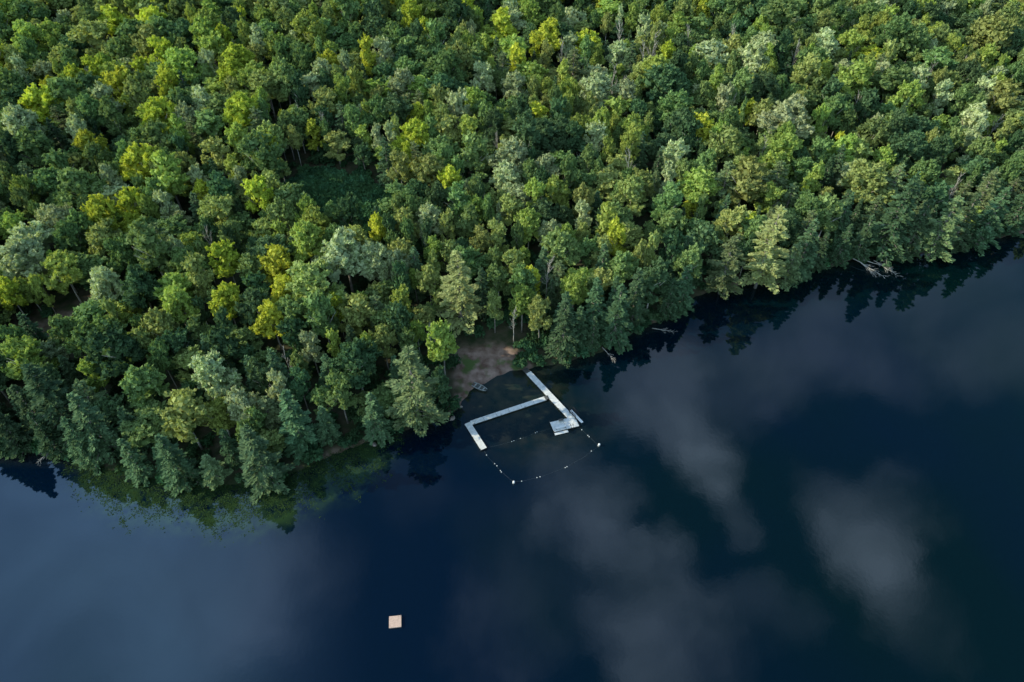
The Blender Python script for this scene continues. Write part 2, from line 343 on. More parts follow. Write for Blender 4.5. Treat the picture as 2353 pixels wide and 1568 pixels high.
def water_mat():
    m, nt, N, L = newmat('water_mat')
    o = N('ShaderNodeOutputMaterial'); d = N('ShaderNodeBsdfDiffuse'); gl = N('ShaderNodeBsdfGlossy'); mx = N('ShaderNodeMixShader'); fr = N('ShaderNodeFresnel')
    tc = N('ShaderNodeTexCoord')
    at = N('ShaderNodeAttribute'); at.attribute_name = 'shallow'
    aw = N('ShaderNodeAttribute'); aw.attribute_name = 'weedy'
    sx = N('ShaderNodeSeparateXYZ'); L(tc.outputs['Object'], sx.inputs[0])
    n = N('ShaderNodeTexNoise'); n.inputs['Scale'].default_value = .014; n.inputs['Detail'].default_value = 3; L(tc.outputs['Object'], n.inputs['Vector'])
    gx = N('ShaderNodeMapRange'); gx.inputs['From Min'].default_value=-40; gx.inputs['From Max'].default_value=70; gx.inputs['To Min'].default_value=-.08; gx.inputs['To Max'].default_value=.14; L(sx.outputs['X'], gx.inputs['Value'])
    ga = N('ShaderNodeMath'); ga.operation='ADD'; L(n.outputs['Fac'], ga.inputs[0]); L(gx.outputs['Result'], ga.inputs[1])
    r = N('ShaderNodeValToRGB'); e = r.color_ramp.elements; e[0].position=.42; e[0].color=(.0003,.0052,.0165,1); e[1].position=.68; e[1].color=(.0003,.0072,.0085,1); L(ga.outputs[0], r.inputs['Fac'])
    n3 = N('ShaderNodeTexNoise'); n3.inputs['Scale'].default_value = .35; n3.inputs['Detail'].default_value = 6; L(tc.outputs['Object'], n3.inputs['Vector'])
    r2 = N('ShaderNodeValToRGB'); e = r2.color_ramp.elements; e[0].position=.35; e[0].color=(.010,.020,.014,1); e[1].position=.7; e[1].color=(.045,.044,.026,1); L(n3.outputs['Fac'], r2.inputs['Fac'])
    mc = N('ShaderNodeMixRGB'); L(at.outputs['Fac'], mc.inputs['Fac']); L(r.outputs['Color'], mc.inputs['Color1']); L(r2.outputs['Color'], mc.inputs['Color2'])
    n4 = N('ShaderNodeTexNoise'); n4.inputs['Scale'].default_value = .28; n4.inputs['Detail'].default_value = 9; n4.inputs['Roughness'].default_value=.65; L(tc.outputs['Object'], n4.inputs['Vector'])
    r4 = N('ShaderNodeMapRange'); r4.inputs['From Min'].default_value=.38; r4.inputs['From Max'].default_value=.60; L(n4.outputs['Fac'], r4.inputs['Value'])
    m4 = N('ShaderNodeMath'); m4.operation='MULTIPLY'; L(r4.outputs['Result'], m4.inputs[0]); L(aw.outputs['Fac'], m4.inputs[1])
    mw = N('ShaderNodeMixRGB'); L(m4.outputs[0], mw.inputs['Fac']); L(mc.outputs['Color'], mw.inputs['Color1']); mw.inputs['Color2'].default_value=(.022,.048,.018,1)
    L(mw.outputs['Color'], d.inputs['Color'])
    bn = N('ShaderNodeTexNoise'); bn.inputs['Scale'].default_value = 1.1; bn.inputs['Detail'].default_value = 3; L(tc.outputs['Object'], bn.inputs['Vector'])
    bp = N('ShaderNodeBump'); bp.inputs['Strength'].default_value = .05; bp.inputs['Distance'].default_value = .05; L(bn.outputs['Fac'], bp.inputs['Height'])
    L(bp.outputs['Normal'], gl.inputs['Normal']); gl.inputs['Roughness'].default_value = .03; gl.inputs['Color'].default_value = (.78,.95,1,1)
    fr.inputs['IOR'].default_value = 1.5
    L(fr.outputs[0], mx.inputs['Fac']); L(d.outputs[0], mx.inputs[1]); L(gl.outputs[0], mx.inputs[2]); L(mx.outputs[0], o.inputs['Surface']); return m
def shallow(X, Y, S):
    c = P(1165,908); c2 = P(1225,975)
    a = np.clip(1.3-np.hypot((X-c.x)/13, (Y-c.y)/10), 0, 1)
    b = .38*np.clip(1.5-np.hypot((X-c2.x)/13, (Y-c2.y)/9), 0, 1)
    e = np.clip(1+S/3.5, 0, 1)*.5
    return np.maximum(np.maximum(a, b), e)
def weedy(X, Y, S): return np.clip(.45+polydist(X,Y,WP)/4.5+nz(X,Y,.35)*.35, 0, 1)*(S < 4)
w = sheet('water', lambda X,Y,S: X*0.0, water_mat(), axis(-2400,2400,-170,280,2.), axis(-900,2400,10,300,2.), {'shallow': shallow, 'weedy': weedy}); tag(w, kind='structure')

# ------------------------------------------------------------------ tree placement
cell = {}
def put(x, y, r): cell.setdefault((int(x//8), int(y//8)), []).append((x,y,r))
def free(x, y, r):
    cx, cy = int(x//8), int(y//8)
    for i in range(-2,3):
        for j in range(-2,3):
            for (a,b,c) in cell.get((cx+i,cy+j), ()):
                if (a-x)**2+(b-y)**2 < (r+c)**2: return False
    return True
BL = []
heroes = [(320,375,85,'Y'),(590,440,76,'Y'),(728,510,72,'F'),(632,605,80,'Y'),(520,690,85,'Y'),(622,728,88,'Y'),(775,705,55,'Y'),(655,668,85,'Y'),(868,522,45,'Y'),
 (840,800,68,'F'),(1032,412,60,'Y'),(1330,288,58,'F'),(555,255,85,'Y'),(365,270,85,'Y'),(212,335,72,'Y'),(300,470,66,'Y'),(272,195,85,'Y'),(372,125,75,'Y'),(548,135,75,'Y'),(520,595,85,'Y'),
 (790,585,130,'S'),(1180,195,62,'S'),(1095,235,62,'F'),(1812,268,115,'S'),(1372,205,90,'S'),(1372,318,70,'S'),(715,800,60,'S'),(640,893,62,'S'),(1110,178,62,'S'),(465,232,65,'S'),
 (738,168,50,'S'),(147,50,50,'S'),(55,590,115,'S'),(142,512,75,'S'),(240,650,85,'S'),(405,695,85,'F'),(380,468,60,'S'),(985,640,60,'O'),(920,690,55,'F'),(1282,440,66,'F'),
 (1340,492,52,'S'),(1480,425,60,'O'),(820,720,85,'O'),(1180,610,62,'O'),(985,505,72,'S'),(930,510,70,'O'),(1300,545,50,'F'),(1215,515,75,'F'),(1140,545,66,'O'),(1320,660,66,'F'),
 (920,385,66,'O'),(1460,300,72,'F'),(1730,130,80,'S'),(1850,165,75,'O'),(1960,100,60,'F'),(2040,40,55,'F'),(2290,200,60,'F'),(1260,80,75,'Y'),(1220,30,60,'F'),
 (950,310,70,'Y'),(60,90,75,'F'),(220,165,66,'Y'),(470,55,60,'F'),(90,240,85,'Y'),(610,45,55,'F'),(745,235,66,'O'),(880,120,62,'S'),(490,860,95,'S'),(420,950,110,'O'),(555,930,85,'S'),
 (650,490,72,'M'),(420,390,66,'O'),(1430,610,75,'M'),(1240,720,60,'O'),(1380,700,80,'M'),(330,880,100,'M'),(780,900,80,'M'),(200,780,85,'M'),(100,880,95,'D'),(720,960,95,'D'),(545,1040,100,'M'),
 (1540,520,70,'M'),(1500,640,90,'D'),(1580,600,75,'M'),(1620,380,70,'M'),(1700,400,70,'O'),(2000,310,75,'M'),(1145,640,58,'M'),(1200,690,72,'F'),(880,780,66,'O'),(1080,300,60,'F')]
CN = {'Y':'yellow-green','F':'fresh green','M':'mid green','D':'dark green','S':'sage green','O':'olive green'}
PI_H = [(1062,580,755,5),(962,800,974,1),(1735,478,662,5),(620,982,1112,2),(1450,618,742,2),(2020,408,588,2),(2130,452,592,1),(1652,545,675,1),(2240,430,566,2),(1920,515,606,2),
 (180,838,1005,2),(770,815,905,2),(1825,505,640,2),(505,1050,1112,0),(845,148,230,4),(1360,640,760,3),(1290,690,815,2),(1410,655,785,3),(2310,420,535,2),(2180,445,570,3),(2075,458,590,3),
 (1560,610,715,3),(260,905,1045,2),(700,900,1030,3),(30,900,1030,3),(1800,560,655,1),(120,720,830,2),(1530,640,728,2),(870,905,1000,3),(430,1000,1112,2),(330,1010,1092,3),(1965,495,590,3),(1870,535,618,3),
 (60,950,1035,2),(5,930,1035,3),(140,950,1045,3),(220,960,1062,2)]
PL = []
for i,(px, pt, pb, k) in enumerate(PI_H):
    b = Pg(px, pb, 0); y = b.y; v = (CY-pt)/F; zt = H-y*(1-v)/(1+v); hh = zt-b.z
    s = max(.5, hh/PN[k][4]); PL.append([b.x,b.y,b.z,s*(1.0 if i == 1 else random.uniform(1.05,1.2)),s,k]); put(b.x,b.y,3.6 if k in (0,1,5) else (3.0 if k == 2 else 2.4))
    if k == 5:
        put(b.x,b.y-5,3.0); put(b.x-.5,b.y-9,2.4); put(b.x-4.5,b.y-3,1.5); put(b.x+4.5,b.y-3,1.5)
for (px,py,wd,c) in heroes:
    dep = proj(*Pg(px,py,11))[2]; s = wd*dep/F/9.2; hz = min(1.35, max(.95, .55+.5*s))
    p = Pg(px, py, 11.2*hz); z = hgt(p.x,p.y)
    if sd(p.x,p.y) < 2.5 or not free(p.x,p.y,1.2): continue
    BL.append([p.x,p.y,z,s,hz,CN[c],random.choice([0,1,4,5,0,1,3]),True]); put(p.x,p.y,min(3.0*s,4.4))
DT = [(1430,45,16),(1512,70,17),(1590,60,17),(1682,62,15),(1415,150,16),(1442,170,16),(1290,95,15),(742,255,13),(678,240,13),(1140,300,13),(1447,345,15),(652,815,12.5),(1258,590,14),
      (2150,140,14.5),(1180,712,10),(1840,90,15.5),(1980,210,14.5),(1760,320,14),(2225,130,14),(1030,130,14),(470,520,13.5),(1690,210,14),(2210,400,14),(1480,95,16),(2300,260,14),(985,745,11)]
DL = []
for (px,py,hh) in DT:
    p = Pg(px,py,hh+1.0); DL.append([p.x,p.y,hgt(p.x,p.y),(hh+1.0)/15., random.randrange(4)]); put(p.x,p.y,.6)
clear = [(Pg(800,485),14),(Pg(735,448),9),(Pg(880,495),9),(Pg(840,530),7),(Pg(65,800),8),(Pg(160,775),8),(Pg(215,730),6),(Pg(310,690),3)]
cand = rng.uniform((-330,70),(330,420),(70000,2)); cs = sdist(cand[:,0],cand[:,1]); cz = height(cand[:,0],cand[:,1],cs)
inb = np.zeros(len(cand), bool)
for dx, dy in ((0,-1),(0,1),(1,0),(-1.,0),(0,5),(0,3.2)): inb |= inpoly(cand[:,0]+dx,cand[:,1]+dy,BEACH)
for i in range(len(cand)):
    x, y = cand[i]; s = cs[i]
    if s < 1.6 or inb[i]: continue
    px, py, dep = proj(x,y,cz[i])
    if px < -300 or px > 2560 or py < -170: continue
    if any((x-c.x)**2+(y-c.y)**2 < r_*r_ for c,r_ in clear): continue
    con = .55 if s < 7 else (.26 if s < 24 else .07)
    if px > 1350 and s < 30: con += .15
    size = random.choice([random.uniform(.45,.8),random.uniform(.75,1.1),random.uniform(.95,1.4)]) if s > 6 else random.uniform(.5,.85)
    gap = nz(np.array([x]),np.array([y]),.09)[0]
    if gap < -.5: size *= .75
    if y > 210: size *= 1.08
    if not free(x, y, 2.5*size+.35): continue
    if random.random() < .05 and s > 12: put(x,y,2.2); continue      # small openings in the canopy
    if random.random() < con:
        k = random.choice([2,2,3,3,4,1,0]) if s > 5 else random.choice([2,3,3,2,4])
        sc = random.uniform(.6,1.0)*(1 if s > 5 else .78); PL.append([x,y,cz[i],sc*random.uniform(.9,1.15),sc,k]); put(x,y,2.2*sc+.3)
    else:
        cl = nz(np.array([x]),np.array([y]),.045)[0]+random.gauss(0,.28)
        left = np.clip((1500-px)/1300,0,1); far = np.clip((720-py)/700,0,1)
        warm = np.clip(cl*1.1+.30*left+.6*far-.05,-.6,1.4)  # distant crowns skewed to lighter, yellower greens, haze brightness put into their colour
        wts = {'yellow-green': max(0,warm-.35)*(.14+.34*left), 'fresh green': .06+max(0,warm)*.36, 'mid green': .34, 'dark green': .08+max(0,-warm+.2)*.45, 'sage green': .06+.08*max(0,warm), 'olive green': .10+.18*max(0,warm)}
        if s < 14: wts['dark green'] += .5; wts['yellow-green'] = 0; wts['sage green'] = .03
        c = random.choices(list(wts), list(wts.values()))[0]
        hz = random.uniform(.66,1.28)*(.70+.3*size)
        if s < 6: hz *= .8
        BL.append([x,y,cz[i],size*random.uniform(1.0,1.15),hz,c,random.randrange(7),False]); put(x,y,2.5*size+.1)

def seen(x,y,z):
    px, py, d = proj(x,y,z); return -25 < px < 2378 and -10 < py < 1590
def pct(x,y,z):
    px, py, d = proj(x,y,z); return max(0,round(px/2353*100)), max(0,round(py/1568*100))
def where(s):
    return "at the water's edge" if s < 7 else ('near the shore' if s < 25 else 'in the forest')
used = set()
def uniq(base, tail, x, y, z):
    a, b = pct(x,y,z)
    l = f"{base} {tail}, {a}% across and {b}% down the photo"
    if l in used:
        px, py, d = proj(x,y,z); l = f"{base} {tail}, {px/23.53:.1f}% across and {py/15.68:.1f}% down the photo"
    used.add(l); return l
for t in BL: t.append(proj(t[0],t[1],t[2]+11)[2]/t[3])
vis = [t for t in BL if seen(t[0],t[1],t[2]+11*t[4])]
vis.sort(key=lambda t: (not t[7], t[8])); ind = vis[:300]; ids = {id(t) for t in ind}; rest = [t for t in BL if id(t) not in ids]
SRC = {}
for t in ind:
    x,y,z,s,hz,c,sh = t[:7]
    e = empty('broadleaf_tree', (x,y,z), random.uniform(0,6.28)); e.scale = (s,s,hz)
    cr = ob('crown', CM[(c,sh)], e); ob('trunk', TM[random.randrange(4)], e)
    tag(e, uniq(f"{SHP[sh]} {c} tree", where(sd(x,y)), x,y,z+11*hz), 'tree', 'broadleaf trees of the lakeside forest')
    SRC.setdefault((c,sh), cr)
PT = {'white pine':'feathery green pine','hemlock':'dark conical evergreen','spruce':'narrow dark evergreen','sunlit pine':'layered pine tinted sunlit yellow-green'}
prest = []
for t in PL:
    x,y,z,s,hz,k = t
    if not seen(x,y,z+14*hz): prest.append(t); continue
    e = empty('conifer_tree', (x,y,z), random.uniform(0,6.28)); e.scale = (s,s,hz)
    ob('crown', PN[k][1], e); tr = ob('trunk', PN[k][2], e); ob('branch', PN[k][3], tr)
    tag(e, uniq(PT[PN[k][0]], where(sd(x,y)), x,y,z+PN[k][4]*hz), 'conifer', 'conifers among the forest')
for t in DL:
    x,y,z,s,k = t
    e = empty('dead_tree', (x,y,z), random.uniform(0,6.28)); e.scale = (s*.7,s*.7,s); e.rotation_euler[0] = random.uniform(-.06,.06)
    tr = ob('trunk', DM[k][0], e); ob('branch', DM[k][1], e)
    tag(e, uniq('bare grey dead tree', 'between leafy crowns', x,y,z+15*s), 'dead tree', 'dead trees standing in the forest')

shr = []
for k in range(34):
    px = [240,300,380,450,560,640,720,800,905,960,1020,1050,1240,1300,1350,1400,1500,1570,1620,1840,1890,1990,2060,2150,20,70,120,175,860,1460,1195,1040,1035,1195][k]
    py0 = np.interp(px, [a for a,b in SH], [b for a,b in SH])-6
    p = P(px, py0) if k < 30 else P(px, (836,846,812,800)[k-30]); shr.append((p.x,p.y))
SHS = []
for i,(x,y) in enumerate(shr):
    e = empty('shrub', (x,y,max(hgt(x,y),0)), random.uniform(0,6.28)); s = random.uniform(.85,1.45); e.scale = (s,s,s*random.uniform(.8,1.2))
    f = ob('foliage', SB[i%3], e); ob('stem', STEM, e); SHS.append(f)
    tag(e, uniq('low leafy green shrub', 'hanging over the waterline' if i < 30 else 'at the beach edge', x,y,1), 'shrub', 'shrubs along the waterline')

def spread(name, pts, sources, label, cat):
    me = bpy.data.meshes.new(name); me.from_pydata([tuple(p[:3]) for p in pts], [], []); me.update()
    for an, vals in (('rot',[(0,0,p[3]) for p in pts]),('scl',[(p[4],p[4],p[5]) for p in pts])):
        a = me.attributes.new(an,'FLOAT_VECTOR','POINT'); a.data.foreach_set('vector', np.array(vals, np.float32).reshape(-1))
    a = me.attributes.new('kind','FLOAT','POINT'); a.data.foreach_set('value', np.array([p[6] for p in pts], np.float32))
    o = ob(name, me); tag(o, label, cat, kind='stuff')
    ng = bpy.data.node_groups.new(name+'_nodes','GeometryNodeTree')
    ng.interface.new_socket('Geometry', in_out='INPUT', socket_type='NodeSocketGeometry'); ng.interface.new_socket('Geometry', in_out='OUTPUT', socket_type='NodeSocketGeometry')
    N = ng.nodes.new; L = ng.links.new; gi = N('NodeGroupInput'); go = N('NodeGroupOutput'); j = N('GeometryNodeJoinGeometry')
    ar = N('GeometryNodeInputNamedAttribute'); ar.data_type='FLOAT_VECTOR'; ar.inputs['Name'].default_value='rot'
    as_ = N('GeometryNodeInputNamedAttribute'); as_.data_type='FLOAT_VECTOR'; as_.inputs['Name'].default_value='scl'
    ak = N('GeometryNodeInputNamedAttribute'); ak.data_type='FLOAT'; ak.inputs['Name'].default_value='kind'
    for k, lst in enumerate(sources):
        cm = N('ShaderNodeMath'); cm.operation='COMPARE'; cm.inputs[1].default_value=float(k); cm.inputs[2].default_value=.2; L(ak.outputs[0], cm.inputs[0])
        for so in lst:
            oi = N('GeometryNodeObjectInfo'); oi.transform_space='ORIGINAL'; oi.inputs['Object'].default_value = so
            ip = N('GeometryNodeInstanceOnPoints'); L(gi.outputs[0], ip.inputs['Points']); L(cm.outputs[0], ip.inputs['Selection'])
            L(oi.outputs['Geometry'], ip.inputs['Instance']); L(ar.outputs[0], ip.inputs['Rotation']); L(as_.outputs[0], ip.inputs['Scale'])
            L(ip.outputs[0], j.inputs[0])
    L(j.outputs[0], go.inputs[0]); md = o.modifiers.new('spread','NODES'); md.node_group = ng
    return o
tr_src = {}
for o in bpy.data.objects:
    if o.name.startswith('trunk') and o.parent and o.parent.name.startswith('broadleaf'): tr_src[o.data.name] = o
trs = list(tr_src.values())
keys = list(SRC.keys()); srcs = [[SRC[k], trs[i%len(trs)]] for i,k in enumerate(keys)]
pin_src = {}
for o in bpy.data.objects:
    if o.name.startswith('crown') and o.parent and o.parent.name.startswith('conifer'):
        for k,pn in enumerate(PN):
            if o.data == pn[1]: pin_src[k] = o
pk = list(pin_src.keys()); srcs += [[pin_src[k]] for k in pk]
pts = []
for t in rest:
    c, sh = t[5], t[6]
    if (c,sh) in SRC: ki = keys.index((c,sh))
    else:
        al = [i for i,k in enumerate(keys) if k[0] == c] or [0]; ki = random.choice(al)
    pts.append((t[0],t[1],t[2],random.uniform(0,6.28),t[3],t[4],ki))
for t in prest:
    if t[5] in pk: pts.append((t[0],t[1],t[2],random.uniform(0,6.28),t[3],t[4],len(keys)+pk.index(t[5])))
spread('forest', pts, srcs, 'mass of smaller mixed green treetops filling the far hillside along the top of the photo', 'forest')
up = []; n = 15000
c2 = rng.uniform((-260,70),(300,400),(n,2)); xx = []
for c,r_ in clear[:4]:
    a = rng.uniform(0,6.28,260); q = np.sqrt(rng.random(260))*(r_+2); xx.append(np.stack([c.x+np.cos(a)*q, c.y+np.sin(a)*q],1))
c2 = np.concatenate([c2]+xx); s2 = sdist(c2[:,0],c2[:,1]); z2 = height(c2[:,0],c2[:,1],s2); n = len(c2)
ib = inpoly(c2[:,0],c2[:,1],BEACH) | inpoly(c2[:,0],c2[:,1]-1.0,BEACH)| inpoly(c2[:,0],c2[:,1]+1.2,BEACH)
for i in range(n):
    if s2[i] < .3 or ib[i]: continue
    x,y = c2[i]; px,py,d = proj(x,y,z2[i])
    if px < -80 or px > 2440 or py < -60: continue
    if any((x-c.x)**2+(y-c.y)**2 < r_*r_ for c,r_ in BARE): continue
    s = random.uniform(.6,1.35); fern = any((x-c.x)**2+(y-c.y)**2 < (r_+3)**2 for c,r_ in clear[:4])
    up.append((x,y,z2[i],random.uniform(0,6.28),s,s*random.uniform(.8,1.8)*(.7 if fern else 1),2 if fern else random.choice([0,1,0,1,2])))
spread('undergrowth', up, [[SHS[0]],[SHS[1]],[SHS[2]]], 'dark leafy undergrowth covering the forest floor between the trunks', 'undergrowth')

# ---- floating water weed in the left bay
wx = np.array(WP); lo = wx.min(0)-3; hi = wx.max(0)+3
c3 = rng.uniform(lo,hi,(150000,2)); X,Y = c3[:,0],c3[:,1]; s3 = sdist(X,Y)
pd = polydist(X,Y,WP)
dens = .15+np.clip(pd,-4,3)*.07+.30*nz(X,Y,.33)+.28*nz(X,Y,1.1)+.2*nz(X,Y,2.7)+np.clip(.2+s3/25,-.25,.2)
k = (s3 < .5) & (pd > -3) & (rng.random(len(X)) < np.clip(dens,.0,.36))
C3 = np.stack([X[k],Y[k],np.full(k.sum(),.02)],1); C3[:,2] += rng.random(len(C3))**5*.3*(np.clip(1+s3[k]/6,0.02,1))
Nn = unit(np.stack([rng.normal(size=len(C3))*.12, rng.normal(size=len(C3))*.12, np.ones(len(C3))],1))
o = ob('water_weed', quads_mesh('water_weed', leaves(C3,Nn,.22,.05,.46), M_weed)); tag(o,'patchy green water weed and lily pads floating in the shallow left bay','water plants',kind='stuff')

# ------------------------------------------------------------------ docks
def deck(parent, a, b, wd, z=.45, plank=.3, mat=M_deck, sec=3.0, name='deck_section'):
    a = Vector((a.x,a.y,0)); b = Vector((b.x,b.y,0)); d = b-a; L_ = d.length; d.normalize(); ang = math.atan2(d.y,d.x); ns = max(1,round(L_/sec)); sl = L_/ns
    for i in range(ns):
        V = []; Fc = []; npn = int(sl/plank)
        for q in range(npn):
            c = a+d*(i*sl+.02+(q+.5)*(sl-.04)/npn); box(V,Fc,(c.x,c.y,z-.03+random.uniform(-.006,.006)),(sl-.04)/npn-.02,wd*random.uniform(.985,1.),.05,ang)
        ob(name, mesh_from(name,V,Fc,mat), parent)
        V = []; Fc = []; c = a+d*((i+.5)*sl); nrm = Vector((-d.y,d.x,0))
        for s in (-1,1):
            e = c+nrm*s*(wd/2-.05); box(V,Fc,(e.x,e.y,z-.06-.11),sl-.04,.07,.2,ang)
        ob('side_beam', mesh_from('side_beam',V,Fc,M_frame), parent)
        V = []; Fc = []
        box(V,Fc,(c.x,c.y,z-.36),sl*.6,wd-.35,.3,ang); ob('float', mesh_from('float',V,Fc,M_float), parent)
    return a,b,d
def post(parent, p, z0=-1.2, z1=1.0, r=.05, name='post'):
    V = []; Fc = []; tube(V,Fc,[(p.x,p.y,z0),(p.x,p.y,z1)],[r,r],8); return ob(name, mesh_from(name,V,Fc,M_black), parent)
Z = .45
pier = empty('pier', (0,0,0)); tag(pier,'long pale wooden pier running from the beach out to a square platform','pier')
A = P(1214,856,Z); B = P(1314,962,Z); a,b,d = deck(pier, A, B, 1.45)
nrm = Vector((-d.y,d.x,0))
for t in (.02,.27,.52,.77):
    c = A.lerp(B,t); post(pier, c+nrm*.78, z1=.75); post(pier, c-nrm*.78, z1=.75)
V=[];Fc=[]; c = A-d*.8; box(V,Fc,(c.x,c.y,.33),1.5,1.35,.06,math.atan2(d.y,d.x)); ob('ramp', mesh_from('ramp',V,Fc,M_frame), pier)
P0 = P(1268,982,Z); P1 = P(1326,968,Z); deck(pier, P0, P1, 2.8, z=Z+.012, plank=.28, name='platform')
dd = (P1-P0).normalized(); nn2 = Vector((-dd.y,dd.x,0))
for c in (P0-nn2*1.45,P1-nn2*1.45,P1+nn2*1.45,P0+nn2*1.45): post(pier, c, z1=1.05, r=.06)
V=[];Fc=[]; c = P0.lerp(P1,.27)-nn2*1.85; box(V,Fc,(c.x,c.y,.2),3.1,.6,.08,math.atan2(dd.y,dd.x)); ob('step', mesh_from('step',V,Fc,M_deck), pier)
ld = empty('swim_ladder', P0.lerp(P1,.72)-nn2*1.3); tag(ld,'black metal swim ladder hooked on the near edge of the platform','ladder')
ld.rotation_euler[2] = math.atan2(dd.y,dd.x)
for s in (-.28,.28):
    V=[];Fc=[]; tube(V,Fc,[(s,.5,0.02),(s,.35,.75),(s,0,.85),(s,-.25,.3),(s,-.3,-1.)],[.045]*5,8); ob('rail', mesh_from('rail',V,Fc,M_black,True), ld)
for z in (-.1,-.35):
    V=[];Fc=[]; box(V,Fc,(0,-.28,z),.56,.12,.05); ob('step', mesh_from('step',V,Fc,M_black), ld)
bn = empty('bench', P0.lerp(P1,.30)-nn2*.9); bn.location.z = Z; bn.rotation_euler[2] = math.atan2(dd.y,dd.x); tag(bn,'pale backless bench along the near edge of the platform','bench')
V=[];Fc=[]; box(V,Fc,(0,.2,.47),2.4,.2,.05); box(V,Fc,(0,-.04,.47),2.4,.2,.05); ob('seat', mesh_from('seat',V,Fc,M_white), bn)
for s in (-1.0,1.0):
    V=[];Fc=[]; box(V,Fc,(s,.08,.225),.08,.4,.44); ob('leg', mesh_from('leg',V,Fc,M_frame), bn)
bxo = empty('storage_box', P0.lerp(P1,.42)+nn2*1.0); bxo.location.z = Z; bxo.rotation_euler[2] = math.atan2(dd.y,dd.x); tag(bxo,'small dark-lidded storage box at the back of the platform','box')
V=[];Fc=[]; box(V,Fc,(0,0,.24),1.0,.5,.46); ob('body', mesh_from('body',V,Fc,M_boat), bxo)
V=[];Fc=[]; box(V,Fc,(0,0,.50),1.06,.56,.06); ob('lid', mesh_from('lid',V,Fc,M_frame), bxo)
c0 = P(1324,957,.9); rp = empty('diving_board', (c0.x,c0.y,0)); ang = math.atan2(d.y,d.x); rp.rotation_euler[2] = ang
tag(rp,'white diving board with black handrails on the right side of the platform','diving board')
V=[];Fc=[]; box(V,Fc,(0.1,0,1.0),4.2,.55,.08); ob('board', mesh_from('board',V,Fc,M_white), rp)
for s in (-.5,.5):
    V=[];Fc=[]; tube(V,Fc,[(-1.9,s,.3),(-1.9,s,1.9),(.3,s,1.9),(.3,s,.3)],[.07]*4,8); tube(V,Fc,[(-1.9,s,1.4),(.3,s,1.4)],[.045]*2,6); tube(V,Fc,[(-.8,s,.3),(-.8,s,1.9)],[.045]*2,6)
    ob('handrail', mesh_from('handrail',V,Fc,M_black), rp)
V=[];Fc=[]
for x in (-1.7,.1): box(V,Fc,(x,0,.62),.1,.9,.66)
box(V,Fc,(-.8,0,.22),2.4,1.2,.1); ob('stand', mesh_from('stand',V,Fc,M_frame), rp)
wk = empty('floating_walkway', (0,0,0)); tag(wk,'pale L-shaped floating walkway branching left off the pier to enclose the swimming area','dock')
E0 = P(1254,915,Z); E1 = P(1082,972,Z); _,_,d1 = deck(wk, E0, E1, 1.2)
G0 = P(1077,977,Z); G1 = P(1112,1032,Z); _,_,d2 = deck(wk, G0-(G1-G0).normalized()*.7, G1, 1.4, z=Z+.004)
n1 = Vector((-d1.y,d1.x,0)); n2_ = Vector((-d2.y,d2.x,0))
for t in (.3,.62,.97): c = E0.lerp(E1,t); post(wk, c+n1*.7, z1=.9); post(wk, c-n1*.7, z1=.9)
for t in (.5,.98): c = G0.lerp(G1,t); post(wk, c+n2_*.78, z1=.9); post(wk, c-n2_*.78, z1=.9)
V=[];Fc=[]; c=P(1256,914,Z); box(V,Fc,(c.x,c.y,Z+.03),.9,1.1,.04,math.atan2(d1.y,d1.x)); ob('hinge_plate', mesh_from('hinge_plate',V,Fc,M_frame), wk)

rc = P(908,1429,.3); e1 = P(920,1414,.3)-P(893,1417,.3); rf = empty('swim_raft', (rc.x,rc.y,0), math.atan2(e1.y,e1.x)); rf.scale = (.93,.93,1); tag(rf,'square tan wooden swimming raft floating alone on open water','raft')
V=[];Fc=[]
for k in range(12): box(V,Fc,(0,-1.1+(k+.5)*2.2/12,.34),2.3,2.2/12-.02,.05)
ob('deck', mesh_from('deck',V,Fc,M_raft), rf)
V=[];Fc=[]; 
for s in (-1,1): box(V,Fc,(0,s*1.05,.2),2.26,.08,.2); box(V,Fc,(s*1.05,0,.2),.08,2.0,.2)
ob('frame', mesh_from('frame',V,Fc,M_raft), rf)
for s in (-.65,.65):
    V=[];Fc=[]; box(V,Fc,(s,0,0),.6,1.9,.18); ob('float', mesh_from('float',V,Fc,M_float), rf)
V=[];Fc=[]
for s in (-.2,.2): tube(V,Fc,[(s+.8,.9,.37),(s+.8,.95,.6),(s+.8,1.18,.55),(s+.8,1.2,-.5)],[.02]*4,6)
ob('ladder', mesh_from('ladder',V,Fc,M_frame), rf)

q0 = P(1088,884,.35); q1 = P(1117,898,.2); cb = (q0+q1)/2
bt = empty('rowboat', (cb.x,cb.y,max(hgt(cb.x,cb.y),0)+.05), math.atan2(q1.y-q0.y,q1.x-q0.x)); bt.rotation_euler[0] = .05; tag(bt,'grey flat-bottomed rowboat pulled up on the edge of the beach','boat')
L_ = 3.7; st = [(-L_/2,.55,.50,0.0),(-.9,.66,.56,0),(.3,.66,.56,0),(1.2,.5,.46,.1),(L_/2,.28,.24,.3)]
V=[];Fc=[]
for (x,wt,wb,zb) in st: V += [(x,-wt,.5),(x,-wb,zb),(x,wb,zb),(x,wt,.5)]
for i in range(len(st)-1):
    for k in range(3): Fc.append((i*4+k,i*4+k+1,i*4+k+5,i*4+k+4))
Fc += [(0,1,2,3),(19,18,17,16)]
me = mesh_from('hull',V,Fc,M_boatin); hu = ob('hull', me, bt); sdm = hu.modifiers.new('thick','SOLIDIFY'); sdm.thickness = .04
V=[];Fc=[]
for s in (-1,1): tube(V,Fc,[(x,s*wt,.52) for (x,wt,wb,zb) in st],[.07]*5,6)
ob('gunwale', mesh_from('gunwale',V,Fc,M_boat), bt)
for x,wd in ((-1.2,1.16),(0,1.26),(1.05,1.0)):
    V=[];Fc=[]; box(V,Fc,(x,0,.38),.32,wd,.05); ob('seat', mesh_from('seat',V,Fc,M_boat), bt)

